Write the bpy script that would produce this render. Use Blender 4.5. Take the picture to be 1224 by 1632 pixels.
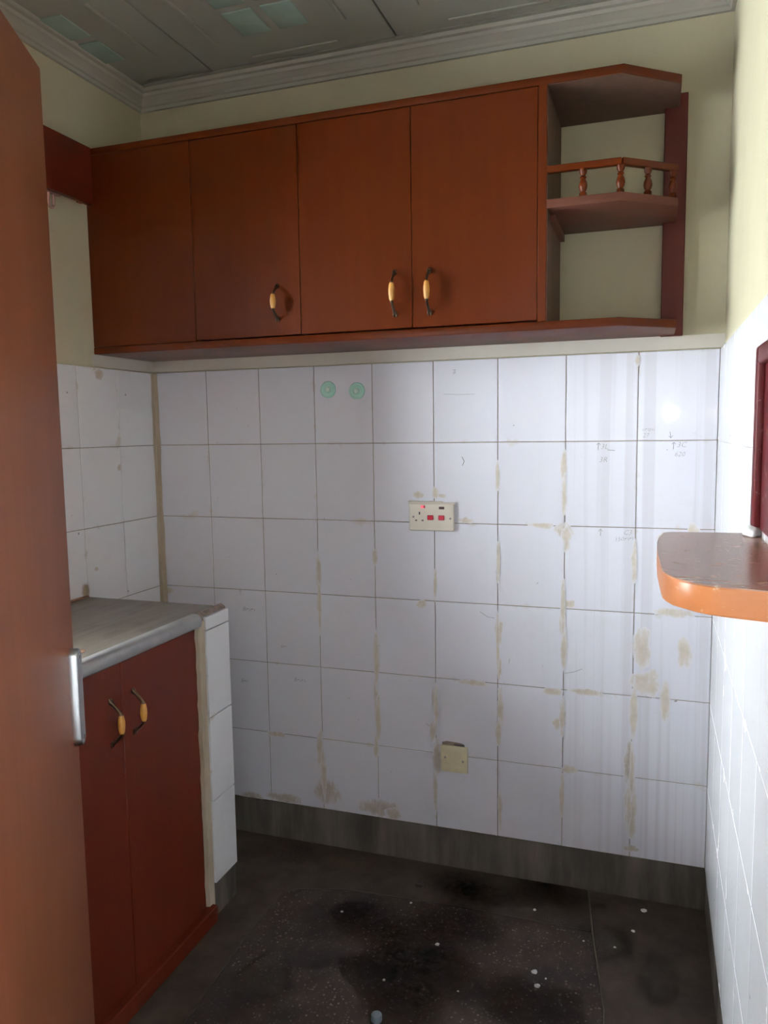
import bpy, bmesh, math, random
from mathutils import Vector, Matrix, noise as mnoise

# ------------------------------------------------------------------ camera, world, lights, exposure
scene = bpy.context.scene
COL = scene.collection
for o in list(bpy.data.objects):
    bpy.data.objects.remove(o)
random.seed(7)

F_PX, W_PX, H_PX = 1240.0, 1224, 1632
YAW, PITCH, ROLL = -.3327, -.1045, -.0147
CAM = Vector((1.6415, -2.3374, 1.4184))
_fw = Vector((math.sin(YAW)*math.cos(PITCH), math.cos(YAW)*math.cos(PITCH), math.sin(PITCH)))
_r0 = Vector((math.cos(YAW), -math.sin(YAW), 0)); _u0 = _r0.cross(_fw)
_r = _r0*math.cos(ROLL)+_u0*math.sin(ROLL); _u = _u0*math.cos(ROLL)-_r0*math.sin(ROLL)
cd = bpy.data.cameras.new('camera'); cam = bpy.data.objects.new('camera', cd); COL.objects.link(cam)
cd.sensor_fit = 'VERTICAL'; cd.sensor_height = 36.0; cd.lens = 36.0*F_PX/H_PX; cd.clip_start = .01
cam.matrix_world = Matrix(((_r.x, _u.x, -_fw.x, CAM.x), (_r.y, _u.y, -_fw.y, CAM.y), (_r.z, _u.z, -_fw.z, CAM.z), (0, 0, 0, 1)))
scene.camera = cam

def pix(x, y, axis, v):
    """point of the plane axis = v seen at photo pixel (x, y)"""
    d = _fw + _r*((x-W_PX/2)/F_PX) + _u*((H_PX/2-y)/F_PX)
    i = 'XYZ'.index(axis)
    return CAM + d*((v-CAM[i])/d[i])

world = bpy.data.worlds.new('overcast_sky'); scene.world = world; world.use_nodes = True
bg = world.node_tree.nodes['Background']
bg.inputs[0].default_value = (.93, .955, 1.0, 1); bg.inputs[1].default_value = 50.0

# phone lamp beside the lens
ld = bpy.data.lights.new('phone_lamp', 'POINT'); ld.energy = 4.0; ld.shadow_soft_size = .007; ld.color = (1, .97, .93)
lo = bpy.data.objects.new('phone_lamp', ld); COL.objects.link(lo); lo.location = (1.735, -2.30, 1.50)

vs = scene.view_settings
vs.view_transform = 'Standard'; vs.look = 'None'; vs.exposure = 0.0; vs.gamma = 1.0; vs.use_curve_mapping = False

# ------------------------------------------------------------------ helpers
def tag(o, label=None, cat=None, group=None, kind=None):
    if label: o['label'] = label
    if cat: o['category'] = cat
    if group: o['group'] = group
    if kind: o['kind'] = kind
    return o

def empty(name, loc=(0, 0, 0)):
    o = bpy.data.objects.new(name, None); COL.objects.link(o); o.location = loc; o.empty_display_size = .05
    return o

def link(name, me, parent=None, loc=None, mat=None):
    o = bpy.data.objects.new(name, me); COL.objects.link(o)
    if mat and not me.materials: me.materials.append(mat)
    if loc is not None: o.location = loc
    if parent is not None:
        o.parent = parent; bpy.context.view_layer.update() if False else None
        o.matrix_parent_inverse = Matrix.Translation(parent.location).inverted() if parent.rotation_euler.z == 0 else Matrix()
    return o

def box_bm(bm, x0, x1, y0, y1, z0, z1, bevel=0, seg=1):
    vs_ = [bm.verts.new((x, y, z)) for x in (x0, x1) for y in (y0, y1) for z in (z0, z1)]
    idx = ((0, 1, 3, 2), (4, 6, 7, 5), (0, 4, 5, 1), (2, 3, 7, 6), (0, 2, 6, 4), (1, 5, 7, 3))
    fs = [bm.faces.new([vs_[i] for i in f]) for f in idx]
    if bevel:
        ed = {e for f in fs for e in f.edges}
        bmesh.ops.bevel(bm, geom=list(ed), offset=bevel, segments=seg, affect='EDGES', profile=.5)

def prism_bm(bm, pts, z0, z1, bevel=0, seg=2):
    """plan polygon (counter clockwise) extruded in z"""
    lo_ = [bm.verts.new((x, y, z0)) for x, y in pts]; hi = [bm.verts.new((x, y, z1)) for x, y in pts]
    fs = [bm.faces.new(lo_[::-1]), bm.faces.new(hi)]
    n = len(pts)
    for i in range(n):
        fs.append(bm.faces.new((lo_[i], lo_[(i+1) % n], hi[(i+1) % n], hi[i])))
    if bevel:
        bmesh.ops.bevel(bm, geom=list(fs[0].edges)+list(fs[1].edges), offset=bevel, segments=seg, affect='EDGES', profile=.5)

def lathe_bm(bm, prof, n=20, M=None):
    """profile [(r, h)] turned about local z"""
    M = M or Matrix(); rings = []
    for r, h in prof:
        if r < 1e-6: rings.append([bm.verts.new(M @ Vector((0, 0, h)))])
        else: rings.append([bm.verts.new(M @ Vector((r*math.cos(2*math.pi*k/n), r*math.sin(2*math.pi*k/n), h))) for k in range(n)])
    for a, b in zip(rings, rings[1:]):
        for k in range(n):
            k2 = (k+1) % n
            if len(a) == 1: bm.faces.new((a[0], b[k2], b[k]))
            elif len(b) == 1: bm.faces.new((a[k], a[k2], b[0]))
            else: bm.faces.new((a[k], a[k2], b[k2], b[k]))
    if len(rings[0]) > 1: bm.faces.new(rings[0][::-1])
    if len(rings[-1]) > 1: bm.faces.new(rings[-1])

def tube_bm(bm, pts, rad, n=10):
    """round bar through points; rad number or list"""
    pts = [Vector(p) for p in pts]; rings = []
    up = Vector((0.13, .37, .92))
    for i, p in enumerate(pts):
        t = (pts[min(i+1, len(pts)-1)]-pts[max(i-1, 0)]).normalized()
        a = t.cross(up).normalized(); b = t.cross(a)
        r = rad[i] if isinstance(rad, (list, tuple)) else rad
        rings.append([bm.verts.new(p+a*r*math.cos(2*math.pi*k/n)+b*r*math.sin(2*math.pi*k/n)) for k in range(n)])
    for A, B in zip(rings, rings[1:]):
        for k in range(n):
            bm.faces.new((A[k], A[(k+1) % n], B[(k+1) % n], B[k]))
    bm.faces.new(rings[0][::-1]); bm.faces.new(rings[-1])

def finish(bm, name, smooth=None):
    bmesh.ops.recalc_face_normals(bm, faces=bm.faces)
    me = bpy.data.meshes.new(name); bm.to_mesh(me); bm.free()
    if smooth is not None:
        me.polygons.foreach_set('use_smooth', [True]*len(me.polygons))
        try: me.set_sharp_from_angle(angle=math.radians(smooth))
        except Exception: pass
    return me

def box(name, b, mat, parent=None, bevel=0, seg=1):
    """box object whose origin is its centre"""
    x0, x1, y0, y1, z0, z1 = b
    c = Vector(((x0+x1)/2, (y0+y1)/2, (z0+z1)/2)); hx, hy, hz = (x1-x0)/2, (y1-y0)/2, (z1-z0)/2
    bm = bmesh.new(); box_bm(bm, -hx, hx, -hy, hy, -hz, hz, bevel, seg)
    return link(name, finish(bm, name, 40 if bevel else None), parent, c, mat)

def boxes(name, bs, mat, parent=None, bevel=0):
    bm = bmesh.new()
    for b in bs: box_bm(bm, *b, bevel)
    return link(name, finish(bm, name), parent, None, mat)

def prism(name, pts, z0, z1, mat, parent=None, bevel=0):
    bm = bmesh.new(); prism_bm(bm, pts, z0, z1, bevel)
    return link(name, finish(bm, name, 40), parent, None, mat)

# ------------------------------------------------------------------ materials
def new_mat(name):
    m = bpy.data.materials.new(name); m.use_nodes = True
    nt = m.node_tree; return m, nt, nt.nodes, nt.links, nt.nodes['Principled BSDF']

def N(nt, kind, **kw):
    n = nt.nodes.new(kind)
    for k, v in kw.items(): setattr(n, k, v)
    return n

def math_n(nt, op, a, b=None, clamp=False):
    n = N(nt, 'ShaderNodeMath', operation=op, use_clamp=clamp)
    for i, v in enumerate((a, b)):
        if v is None: continue
        if isinstance(v, (int, float)): n.inputs[i].default_value = v
        else: nt.links.new(v, n.inputs[i])
    return n.outputs[0]

def pos(nt, scale=(1, 1, 1), obj=False):
    g = N(nt, 'ShaderNodeTexCoord') if obj else N(nt, 'ShaderNodeNewGeometry')
    mp = N(nt, 'ShaderNodeMapping'); mp.inputs['Scale'].default_value = scale
    nt.links.new(g.outputs['Object' if obj else 'Position'], mp.inputs[0])
    return mp.outputs[0]

def noise_n(nt, vec, scale=5, detail=4, rough=.55):
    n = N(nt, 'ShaderNodeTexNoise'); n.inputs['Scale'].default_value = scale
    n.inputs['Detail'].default_value = detail; n.inputs['Roughness'].default_value = rough
    nt.links.new(vec, n.inputs['Vector']); return n.outputs['Fac']

def ramp(nt, fac, stops):
    n = N(nt, 'ShaderNodeValToRGB'); e = n.color_ramp.elements
    while len(e) < len(stops): e.new(.5)
    for el, (p_, c) in zip(e, stops): el.position = p_; el.color = (*c, 1) if len(c) == 3 else c
    nt.links.new(fac, n.inputs[0]); return n.outputs[0]

def smooth_n(nt, fac, lo_, hi, a=0., b=1.):
    n = N(nt, 'ShaderNodeMapRange', interpolation_type='SMOOTHSTEP')
    for i, v in ((1, lo_), (2, hi), (3, a), (4, b)): n.inputs[i].default_value = v
    nt.links.new(fac, n.inputs[0]); return n.outputs[0]

def mix(nt, fac, a, b):
    n = N(nt, 'ShaderNodeMix', data_type='RGBA')
    for sock, v in ((n.inputs['Factor'], fac), (n.inputs[6], a), (n.inputs[7], b)):
        if isinstance(v, (int, float)): sock.default_value = v
        elif isinstance(v, tuple): sock.default_value = (*v, 1)
        else: nt.links.new(v, sock)
    return n.outputs[2]

def bump(nt, bsdf, h, strength=.2, dist=.002):
    b = N(nt, 'ShaderNodeBump'); b.inputs['Strength'].default_value = strength; b.inputs['Distance'].default_value = dist
    nt.links.new(h, b.inputs['Height']); nt.links.new(b.outputs[0], bsdf.inputs['Normal'])

def simple(name, c, rough=.5, metal=0, nscale=0, var=.15, bumps=0, coat=0):
    m, nt, n, l, b = new_mat(name)
    b.inputs['Roughness'].default_value = rough; b.inputs['Metallic'].default_value = metal
    if coat: b.inputs['Coat Weight'].default_value = coat; b.inputs['Coat Roughness'].default_value = .12
    f = noise_n(nt, pos(nt), nscale or 12, 5)
    l.new(ramp(nt, f, [(.3, tuple(x*(1-var) for x in c)), (.7, tuple(min(1, x*(1+var)) for x in c))]), b.inputs['Base Color'])
    if bumps: bump(nt, b, noise_n(nt, pos(nt), 60, 4), bumps, .002)
    return m

def mat_wood(name, c, rough=.34, axis=2, var=.13, coat=.1, worn=0, spec=.12):
    m, nt, n, l, b = new_mat(name)
    s = [34, 34, 34]; s[axis] = 2.2
    f = noise_n(nt, pos(nt, tuple(s)), 1.0, 6, .6)
    f2 = noise_n(nt, pos(nt, tuple(x*.08 if i != axis else .9 for i, x in enumerate(s))), 1.0, 3)
    f = math_n(nt, 'ADD', math_n(nt, 'MULTIPLY', f, .6), math_n(nt, 'MULTIPLY', f2, .4))
    col = ramp(nt, f, [(.3, tuple(x*(1-var) for x in c)), (.5, c), (.72, tuple(x*(1+var*1.2) for x in c))])
    if worn:
        w = smooth_n(nt, noise_n(nt, pos(nt), 48, 6, .75), .585, .66)
        col = mix(nt, math_n(nt, 'MULTIPLY', w, worn), col, (.74, .58, .47))
    l.new(col, b.inputs['Base Color'])
    b.inputs['Roughness'].default_value = rough
    b.inputs['Coat Weight'].default_value = coat*.5; b.inputs['Coat Roughness'].default_value = .25; b.inputs['Specular IOR Level'].default_value = spec
    bump(nt, b, f, .06, .001)
    return m

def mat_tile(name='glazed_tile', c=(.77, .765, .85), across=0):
    m, nt, n, l, b = new_mat(name)
    oi = N(nt, 'ShaderNodeObjectInfo')
    v = math_n(nt, 'ADD', math_n(nt, 'MULTIPLY', oi.outputs['Random'], .05), .97)
    base = N(nt, 'ShaderNodeHueSaturation'); base.inputs['Color'].default_value = (*c, 1); l.new(v, base.inputs['Value'])
    # cement residue creeping from the joints
    g = N(nt, 'ShaderNodeTexCoord'); sx = N(nt, 'ShaderNodeSeparateXYZ'); l.new(g.outputs['Generated'], sx.inputs[0])
    ex = math_n(nt, 'ABSOLUTE', math_n(nt, 'SUBTRACT', sx.outputs[across], .5))
    ey = math_n(nt, 'ABSOLUTE', math_n(nt, 'SUBTRACT', sx.outputs[2], .5))
    edge = math_n(nt, 'MAXIMUM', ex, ey)
    nz = noise_n(nt, pos(nt), 11, 6, .65)
    mk = smooth_n(nt, math_n(nt, 'ADD', math_n(nt, 'MULTIPLY', edge, 1.5), nz), 1.29, 1.40)
    fine = noise_n(nt, pos(nt), 3.2, 5, .7)
    film = smooth_n(nt, fine, .52, .78, 0, .22)
    col = mix(nt, film, base.outputs[0], (.60, .57, .55))
    px_ = N(nt, 'ShaderNodeSeparateXYZ'); l.new(pos(nt), px_.inputs[0])
    refl_streak = math_n(nt, 'MULTIPLY', smooth_n(nt, noise_n(nt, pos(nt, (30, 30, .35)), 1.0, 3, .6), .44, .60), smooth_n(nt, px_.outputs[0], 1.25, 1.6) if not across else 0.)
    col = mix(nt, math_n(nt, 'MULTIPLY', refl_streak, .30), col, (.50, .46, .50))      # streaky reflection of the bright right wall, painted into the tile colour
    col = mix(nt, math_n(nt, 'MULTIPLY', mk, .5), col, (.52, .45, .36))
    sp = smooth_n(nt, noise_n(nt, pos(nt), 55, 2, .4), .775, .80)
    col = mix(nt, math_n(nt, 'MULTIPLY', sp, .7), col, (.16, .13, .11))
    l.new(col, b.inputs['Base Color'])
    st = noise_n(nt, pos(nt, (26, 26, .55)), 1.0, 4, .6)
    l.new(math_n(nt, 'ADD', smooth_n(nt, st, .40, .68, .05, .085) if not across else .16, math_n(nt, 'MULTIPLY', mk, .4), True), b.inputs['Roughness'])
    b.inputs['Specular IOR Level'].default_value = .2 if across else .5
    bump(nt, b, noise_n(nt, pos(nt, (1, 1, .35)), 14, 2), .05, .004)
    return m

def mat_smear(name='cement_smear', c0=(.66, .52, .36), c1=(.80, .69, .53), amax=.46):
    m, nt, n, l, b = new_mat(name)
    at = N(nt, 'ShaderNodeAttribute', attribute_name='fade')
    nz = noise_n(nt, pos(nt, (1, 1, .55)), 55, 6, .7)
    a = smooth_n(nt, math_n(nt, 'ADD', at.outputs['Fac'], math_n(nt, 'MULTIPLY', nz, 1.1)), .62, 1.45, 0, amax)
    l.new(ramp(nt, noise_n(nt, pos(nt), 30, 4), [(.3, c0), (.7, c1)]), b.inputs['Base Color'])
    l.new(a, b.inputs['Alpha']); b.inputs['Roughness'].default_value = .9; b.inputs['Specular IOR Level'].default_value = 0
    return m

def mat_residue(name='cement_residue', c0=(.47, .385, .27), c1=(.62, .54, .42)):
    m, nt, n, l, b = new_mat(name)
    at = N(nt, 'ShaderNodeAttribute', attribute_name='fade')
    nz = noise_n(nt, pos(nt, (1, 1, .5)), 60, 6, .7)
    k = smooth_n(nt, math_n(nt, 'ADD', at.outputs['Fac'], math_n(nt, 'MULTIPLY', nz, 1.1)), .68, 1.22)
    tan = ramp(nt, noise_n(nt, pos(nt), 34, 4), [(.3, c0), (.7, c1)])
    l.new(mix(nt, math_n(nt, 'MULTIPLY', k, .72), (.76, .75, .82), tan), b.inputs['Base Color'])
    l.new(math_n(nt, 'GREATER_THAN', k, .10), b.inputs['Alpha'])
    b.inputs['Roughness'].default_value = .55; b.inputs['Specular IOR Level'].default_value = .25
    return m

def mat_terrazzo():
    m, nt, n, l, b = new_mat('terrazzo')
    P = pos(nt)
    vo = N(nt, 'ShaderNodeTexVoronoi'); vo.inputs['Scale'].default_value = 115; l.new(P, vo.inputs['Vector'])
    sep = N(nt, 'ShaderNodeSeparateColor'); l.new(vo.outputs['Color'], sep.inputs[0])
    chip = math_n(nt, 'MULTIPLY', math_n(nt, 'LESS_THAN', vo.outputs['Distance'], .36), math_n(nt, 'GREATER_THAN', sep.outputs[0], .38))
    chipc = ramp(nt, sep.outputs[1], [(.0, (.035, .028, .025)), (.75, (.09, .073, .066)), (1, (.20, .17, .16))])
    base = ramp(nt, noise_n(nt, P, 7, 6, .65), [(.3, (.022, .0130, .0095)), (.7, (.054, .033, .0245))])
    dirt = smooth_n(nt, noise_n(nt, P, 3.4, 5, .6), .47, .62)
    col = mix(nt, math_n(nt, 'MULTIPLY', chip, .8), base, chipc)
    col = mix(nt, math_n(nt, 'MULTIPLY', dirt, .75), col, (.012, .008, .0075))
    l.new(col, b.inputs['Base Color'])
    l.new(smooth_n(nt, noise_n(nt, P, 9, 4), .3, .7, .42, .62), b.inputs['Roughness']); b.inputs['Specular IOR Level'].default_value = .25
    bump(nt, b, noise_n(nt, P, 60, 4), .15, .002)
    return m

def mat_cement(name, c0, c1, rough=.7, streak=True):
    m, nt, n, l, b = new_mat(name)
    f = noise_n(nt, pos(nt, (14, 14, 2.2) if streak else (9, 9, 9)), 1.0, 6, .65)
    l.new(ramp(nt, f, [(.32, c0), (.68, c1)]), b.inputs['Base Color'])
    b.inputs['Roughness'].default_value = rough; b.inputs['Specular IOR Level'].default_value = .2
    bump(nt, b, noise_n(nt, pos(nt), 45, 5), .3, .003)
    return m

def mat_plaster(name, c):
    m, nt, n, l, b = new_mat(name)
    f = noise_n(nt, pos(nt), 2.6, 6, .65)
    l.new(ramp(nt, f, [(.3, tuple(x*.88 for x in c)), (.7, c)]), b.inputs['Base Color'])
    b.inputs['Roughness'].default_value = .55
    bump(nt, b, noise_n(nt, pos(nt), 24, 5), .12, .004)
    return m

def mat_steel_top():
    m, nt, n, l, b = new_mat('brushed_worktop')
    f = noise_n(nt, pos(nt, (40, 3, 40)), 1.0, 5, .65)
    f2 = noise_n(nt, pos(nt), 6, 5)
    col = mix(nt, smooth_n(nt, f2, .42, .66), (.20, .170, .140), (.13, .106, .083))
    col = mix(nt, smooth_n(nt, f, .35, .75, 0, .5), col, (.30, .265, .228))
    l.new(col, b.inputs['Base Color'])
    b.inputs['Metallic'].default_value = .25; b.inputs['Roughness'].default_value = .42
    return m

def mat_glass():
    m = bpy.data.materials.new('window_glass'); m.use_nodes = True; nt = m.node_tree; nt.nodes.clear()
    o = N(nt, 'ShaderNodeOutputMaterial'); t = N(nt, 'ShaderNodeBsdfTransparent'); g = N(nt, 'ShaderNodeBsdfGlossy')
    t.inputs[0].default_value = (.94, .97, .96, 1); g.inputs['Roughness'].default_value = .02
    fr = N(nt, 'ShaderNodeFresnel'); fr.inputs[0].default_value = 1.45
    mx = N(nt, 'ShaderNodeMixShader'); nt.links.new(fr.outputs[0], mx.inputs[0]); nt.links.new(t.outputs[0], mx.inputs[1]); nt.links.new(g.outputs[0], mx.inputs[2])
    nt.links.new(mx.outputs[0], o.inputs[0]); return m

def mat_emit(name, c, s):
    m, nt, n, l, b = new_mat(name)
    b.inputs['Base Color'].default_value = (*c, 1); b.inputs['Emission Color'].default_value = (*c, 1); b.inputs['Emission Strength'].default_value = s
    return m

WOODC = (.065, .0105, .0010)
M = dict(
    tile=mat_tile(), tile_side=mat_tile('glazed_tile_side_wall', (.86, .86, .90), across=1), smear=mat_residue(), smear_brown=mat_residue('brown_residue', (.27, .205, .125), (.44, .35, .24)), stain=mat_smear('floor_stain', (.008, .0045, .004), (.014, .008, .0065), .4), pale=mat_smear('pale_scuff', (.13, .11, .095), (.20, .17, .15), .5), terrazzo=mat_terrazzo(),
    grout=mat_cement('grout', (.20, .17, .14), (.40, .35, .29), .85, False),
    grout_pale=mat_cement('pale_grout', (.50, .48, .46), (.64, .62, .60), .8, False),
    skirt=mat_cement('cement_skirting', (.028, .022, .0175), (.10, .081, .066)),
    border=mat_cement('cement_border', (.022, .0145, .0105), (.056, .039, .029), .6, False),
    pier=mat_cement('cement_filler', (.26, .205, .145), (.43, .36, .28), .85, True),
    cream=mat_plaster('cream_paint', (.56, .51, .36)), hall=mat_plaster('bounce_white_paint', (.82, .82, .84)), band=mat_plaster('pale_paint', (.66, .61, .54)),
    ceil=mat_plaster('ceiling_paint', (.32, .31, .265)), cornice=mat_plaster('cornice_paint', (.42, .395, .345)),
    emboss=simple('ceiling_reflected_green', (.33, .42, .36), .2, nscale=6),  # green reflection painted into the colour of the raised squares
    wood=mat_wood('varnished_wood', WOODC), woodx=mat_wood('varnished_wood_crosswise', WOODC, axis=0), woody=mat_wood('varnished_wood_lengthwise', (.070, .010, .004), axis=1),
    dark=mat_wood('dark_red_wood', (.075, .016, .012), .5), inner=mat_wood('shelf_board_wood', (.092, .033, .022), .5, axis=0, coat=.05),
    base=mat_wood('cabinet_door_wood', (.062, .0090, .0036), .42), door=mat_wood('door_veneer', (.155, .050, .023), .45, var=.12),
    ledge=mat_wood('worn_ledge_wood', (.48, .26, .19), .22, axis=0, coat=1.6, worn=.8, spec=.5), ledge_edge=mat_wood('ledge_edge_wood', (.60, .22, .085), .3, axis=0, worn=.75, spec=.4),
    lining=mat_wood('grey_brown_lining', (.085, .048, .036), .6, coat=0, var=.25), frame=mat_wood('hatch_frame_paint', (.10, .014, .017), .35, worn=.25),
    top=mat_steel_top(), nosing=simple('worktop_nosing', (.33, .325, .335), .35, .3, 20, .1),
    brass=simple('antique_brass', (.085, .058, .036), .32, .85), barrel=simple('amber_barrel', (.40, .18, .030), .5, coat=.15, nscale=60),
    chrome=simple('chrome', (.70, .72, .76), .28, 1.0, var=.05), steel=simple('dull_steel', (.30, .30, .30), .4, .8),
    plastic=simple('ivory_plastic', (.72, .66, .58), .35, var=.06), plastic_old=simple('yellowed_plastic', (.62, .55, .37), .4, var=.1, nscale=40),
    red=simple('red_rocker', (.36, .02, .04), .3, var=.05), black=simple('black_hole', (.02, .016, .014), .7), neon_off=simple('dark_neon', (.10, .05, .045), .3),
    neon=mat_emit('lit_neon', (1, .10, .14), 1.6), green=simple('pale_green_plastic', (.36, .60, .53), .3, var=.08), green_c=simple('pale_green_centre', (.62, .78, .70), .3, var=.05),
    pencil=simple('pencil', (.24, .23, .25), .7), white=simple('white_drip', (.68, .67, .66), .6, nscale=60), sealant=simple('white_sealant', (.85, .86, .88), .6, bumps=.4, nscale=60),
    win=simple('window_frame_paint', (.62, .62, .60), .5), glass=mat_glass(), cap=simple('grey_blue_plastic', (.12, .15, .18), .45), rust=simple('rust', (.17, .075, .04), .7, nscale=50, var=.4),
    divider=simple('divider_strip', (.10, .075, .045), .5), divdark=simple('dark_divider', (.016, .013, .012), .7),
    rail=simple('curtain_rail_plastic', (.36, .20, .18), .4), brick=simple('broken_masonry', (.20, .15, .13), .9, nscale=80, var=.4),
)

# ------------------------------------------------------------------ the room
XL, XR = -.0107, 1.8105            # tile faces of the side walls
PXL, PXR, PYB = -.0225, 1.8225, .012  # plaster faces
YF = -1.95                         # front wall (with the doorway)
ZS, ZT, ZC = .13, 1.628, 2.55      # skirting top, tile top, ceiling
TW, TH, RW = .2, .2497, .15
WY0, WY1, WZ0, WZ1 = -1.74, -.76, 1.06, 2.10   # window opening in the left wall

floor = box('floor', (-.3, 2.0, -3.3, .2, -.12, -.012), M['border'])
tag(floor, 'dark dirty terrazzo kitchen floor', 'floor', kind='structure')
ceiling = box('ceiling', (-.3, 2.0, -3.3, .2, ZC+.012, ZC+.12), M['ceil'])
tag(ceiling, 'grey embossed board ceiling', 'ceiling', kind='structure')
wall_back = box('wall_back', (-.2, 2.0, PYB, PYB+.15, -.012, ZC+.012), M['cream'])
tag(wall_back, 'cream back wall tiled white below the wall cabinet', 'wall', kind='structure')
x0, x1 = PXL-.17, PXL
PW = (-3.16, -2.10, .10, 2.42)     # unseen opening added on the passage side for frontal fill
wall_left = boxes('wall_left', [(x0, x1, PW[1], WY0, -.012, ZC+.012), (x0, x1, -3.3, PW[0], -.012, ZC+.012), (x0, x1, PW[0], PW[1], -.012, PW[2]), (x0, x1, PW[0], PW[1], PW[3], ZC+.012), (x0, x1, WY1, PYB, -.012, ZC+.012), (x0, x1, WY0, WY1, -.012, WZ0), (x0, x1, WY0, WY1, WZ1, ZC+.012)], M['cream'])
tag(wall_left, 'cream left wall tiled white above the worktop', 'wall', kind='structure')
wall_right = box('wall_right', (PXR, PXR+.15, -3.3, PYB, -.012, ZC+.012), M['cream'])
tag(wall_right, 'brightly lit right wall, white tiles under cream paint', 'wall', kind='structure')
DX0, DX1, DZ = 1.02, 1.765, 2.06
wall_front = boxes('wall_front', [(PXL, DX0, YF-.12, YF, -.012, ZC+.012), (DX1, PXR, YF-.12, YF, -.012, ZC+.012), (DX0, DX1, YF-.12, YF, DZ, ZC+.012)], M['cream'])
tag(wall_front, 'cream wall with the doorway into the kitchen', 'wall', kind='structure')
wall_hall = box('wall_hall', (PXL, PXR, -3.3, -3.18, -.012, ZC+.012), M['hall'])  # whitened to bounce fill light through the doorway
box('bounce_panel', (PXR-.004, PXR+.01, -3.18, YF-.12, -.012, ZC), M['hall'], wall_right)  # white lining added to bounce fill light onto the back wall
tag(wall_hall, 'end wall of the passage outside the kitchen, white to bounce fill light', 'wall', kind='structure')

# --- tiles: each one its own piece; alike ones share a mesh
_tiles = {}
def tile_mesh(w, h, axis):
    k = (round(w, 3), round(h, 3), axis)
    if k not in _tiles:
        bm = bmesh.new()
        if axis == 'Y': box_bm(bm, -w/2, w/2, -.005, .005, -h/2, h/2, .0009)
        else: box_bm(bm, -.005, .005, -w/2, w/2, -h/2, h/2, .0009)
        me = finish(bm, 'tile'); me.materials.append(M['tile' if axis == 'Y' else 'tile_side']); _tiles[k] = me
    return _tiles[k]

J = .0011
def tile(parent, axis, face, a0, a1, z0, z1, sgn, jit=1.):
    """tile between a0..a1 along the wall, its glazed face at axis = face, wall on the sgn side"""
    me = tile_mesh(a1-a0-2*J, z1-z0-2*J, axis)
    d = face + sgn*.005 + random.uniform(-.0003, .0003)*jit
    c = ((a0+a1)/2, d, (z0+z1)/2) if axis == 'Y' else (d, (a0+a1)/2, (z0+z1)/2)
    o = link('tile', me, parent, c)
    t = .0022*jit
    o.rotation_euler = (random.uniform(-t, t), 0, random.uniform(-t, t)) if axis == 'Y' else (0, random.uniform(-t, t), random.uniform(-t, t))
    return o

box('grout_bed', (PXL, PXR, .0022, PYB+.01, ZS-.01, ZT-.001), M['grout'], wall_back)
rows = [(ZT-(i+1)*TH, ZT-i*TH) for i in range(6)]
for z0, z1 in rows:
    for c in range(9):
        tile(wall_back, 'Y', 0., c*TW if c else XL+.006, (c+1)*TW+(.0108 if c == 8 else 0), z0, z1, 1)
lx = XL-.0022
boxes('grout_bed', [(PXL-.01, lx, YF, WY0-.01, ZS-.01, ZT-.001), (PXL-.01, lx, WY1+.01, 0, ZS-.01, ZT-.001), (PXL-.01, lx, WY0-.01, WY1+.01, ZS-.01, WZ0-.01)], M['grout'], wall_left)
ledges = [-.006, -.1966, -.3851]
while ledges[-1] > YF+.2: ledges.append(ledges[-1]-.198)
for z0, z1 in rows:
    for b, a in zip(ledges, ledges[1:]):
        if z1 > WZ0-.01 and a < WY1+.012 and b > WY0-.012:
            if b > WY1+.02: tile(wall_left, 'X', XL, WY1+.012, b, z0, z1, -1)
            continue
        tile(wall_left, 'X', XL, a, b, z0, z1, -1)
box('grout_bed', (XR+.0014, PXR+.01, YF, 0, ZS-.01, ZT-.001), M['grout_pale'], wall_right)
HY0, HY1, HZ0, HZ1 = -1.415, -.925, 1.238, 1.545       # serving hatch on the right wall
for z0, z1 in rows:
    y = 0.
    while y > YF+.05:
        tile(wall_right, 'X', XR, max(y-TW, YF+.002), y-.002*(y == 0), z0, z1, 1, .5); y -= TW
# tan cement fillet down the left corner
bm = bmesh.new()
ring = []
for i in range(26):
    z = .66 + (ZT-.662)*i/25
    w = .013+.006*mnoise.noise(Vector((z*9, 3.1, 0)))+.004*(ZT-z)
    ring.append([bm.verts.new((XL-.003, .004, z)), bm.verts.new((XL+.0012, -w*.9-.003, z)), bm.verts.new((XL+.004, -.004, z)), bm.verts.new((XL+w+.004, -.0012, z))])
for A, B in zip(ring, ring[1:]):
    for k in range(4): bm.faces.new((A[k], A[(k+1) % 4], B[(k+1) % 4], B[k]))
bm.faces.new(ring[0]); bm.faces.new(ring[-1])
link('grout_fillet', finish(bm, 'grout_fillet', 60), wall_back, None, M['pier'])
# strip of pale paint between tile top and wall cabinet
box('paint_band', (PXL, PXR, .006, PYB+.004, ZT+.003, 1.668), M['band'], wall_back)
box('paint_band', (PXL-.004, PXL+.006, -.30, .006, ZT+.003, 1.668), M['band'], wall_left)

# --- skirting
sk = box('baseboard_back', (PXL, PXR, .0008, PYB+.01, -.012, ZS), M['skirt'], None, .002); tag(sk, 'stained grey cement skirting under the back wall tiles', 'skirting', kind='structure')
sk = box('baseboard_left', (PXL-.01, XL-.003, YF, .003, -.012, ZS), M['skirt'], None, .002); tag(sk, 'grey cement skirting behind the base cabinet', 'skirting', kind='structure')
sk = box('baseboard_right', (XR+.003, PXR+.01, YF, .003, -.012, ZS), M['skirt'], None, .002); tag(sk, 'grey cement skirting under the bright right wall', 'skirting', kind='structure')

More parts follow.
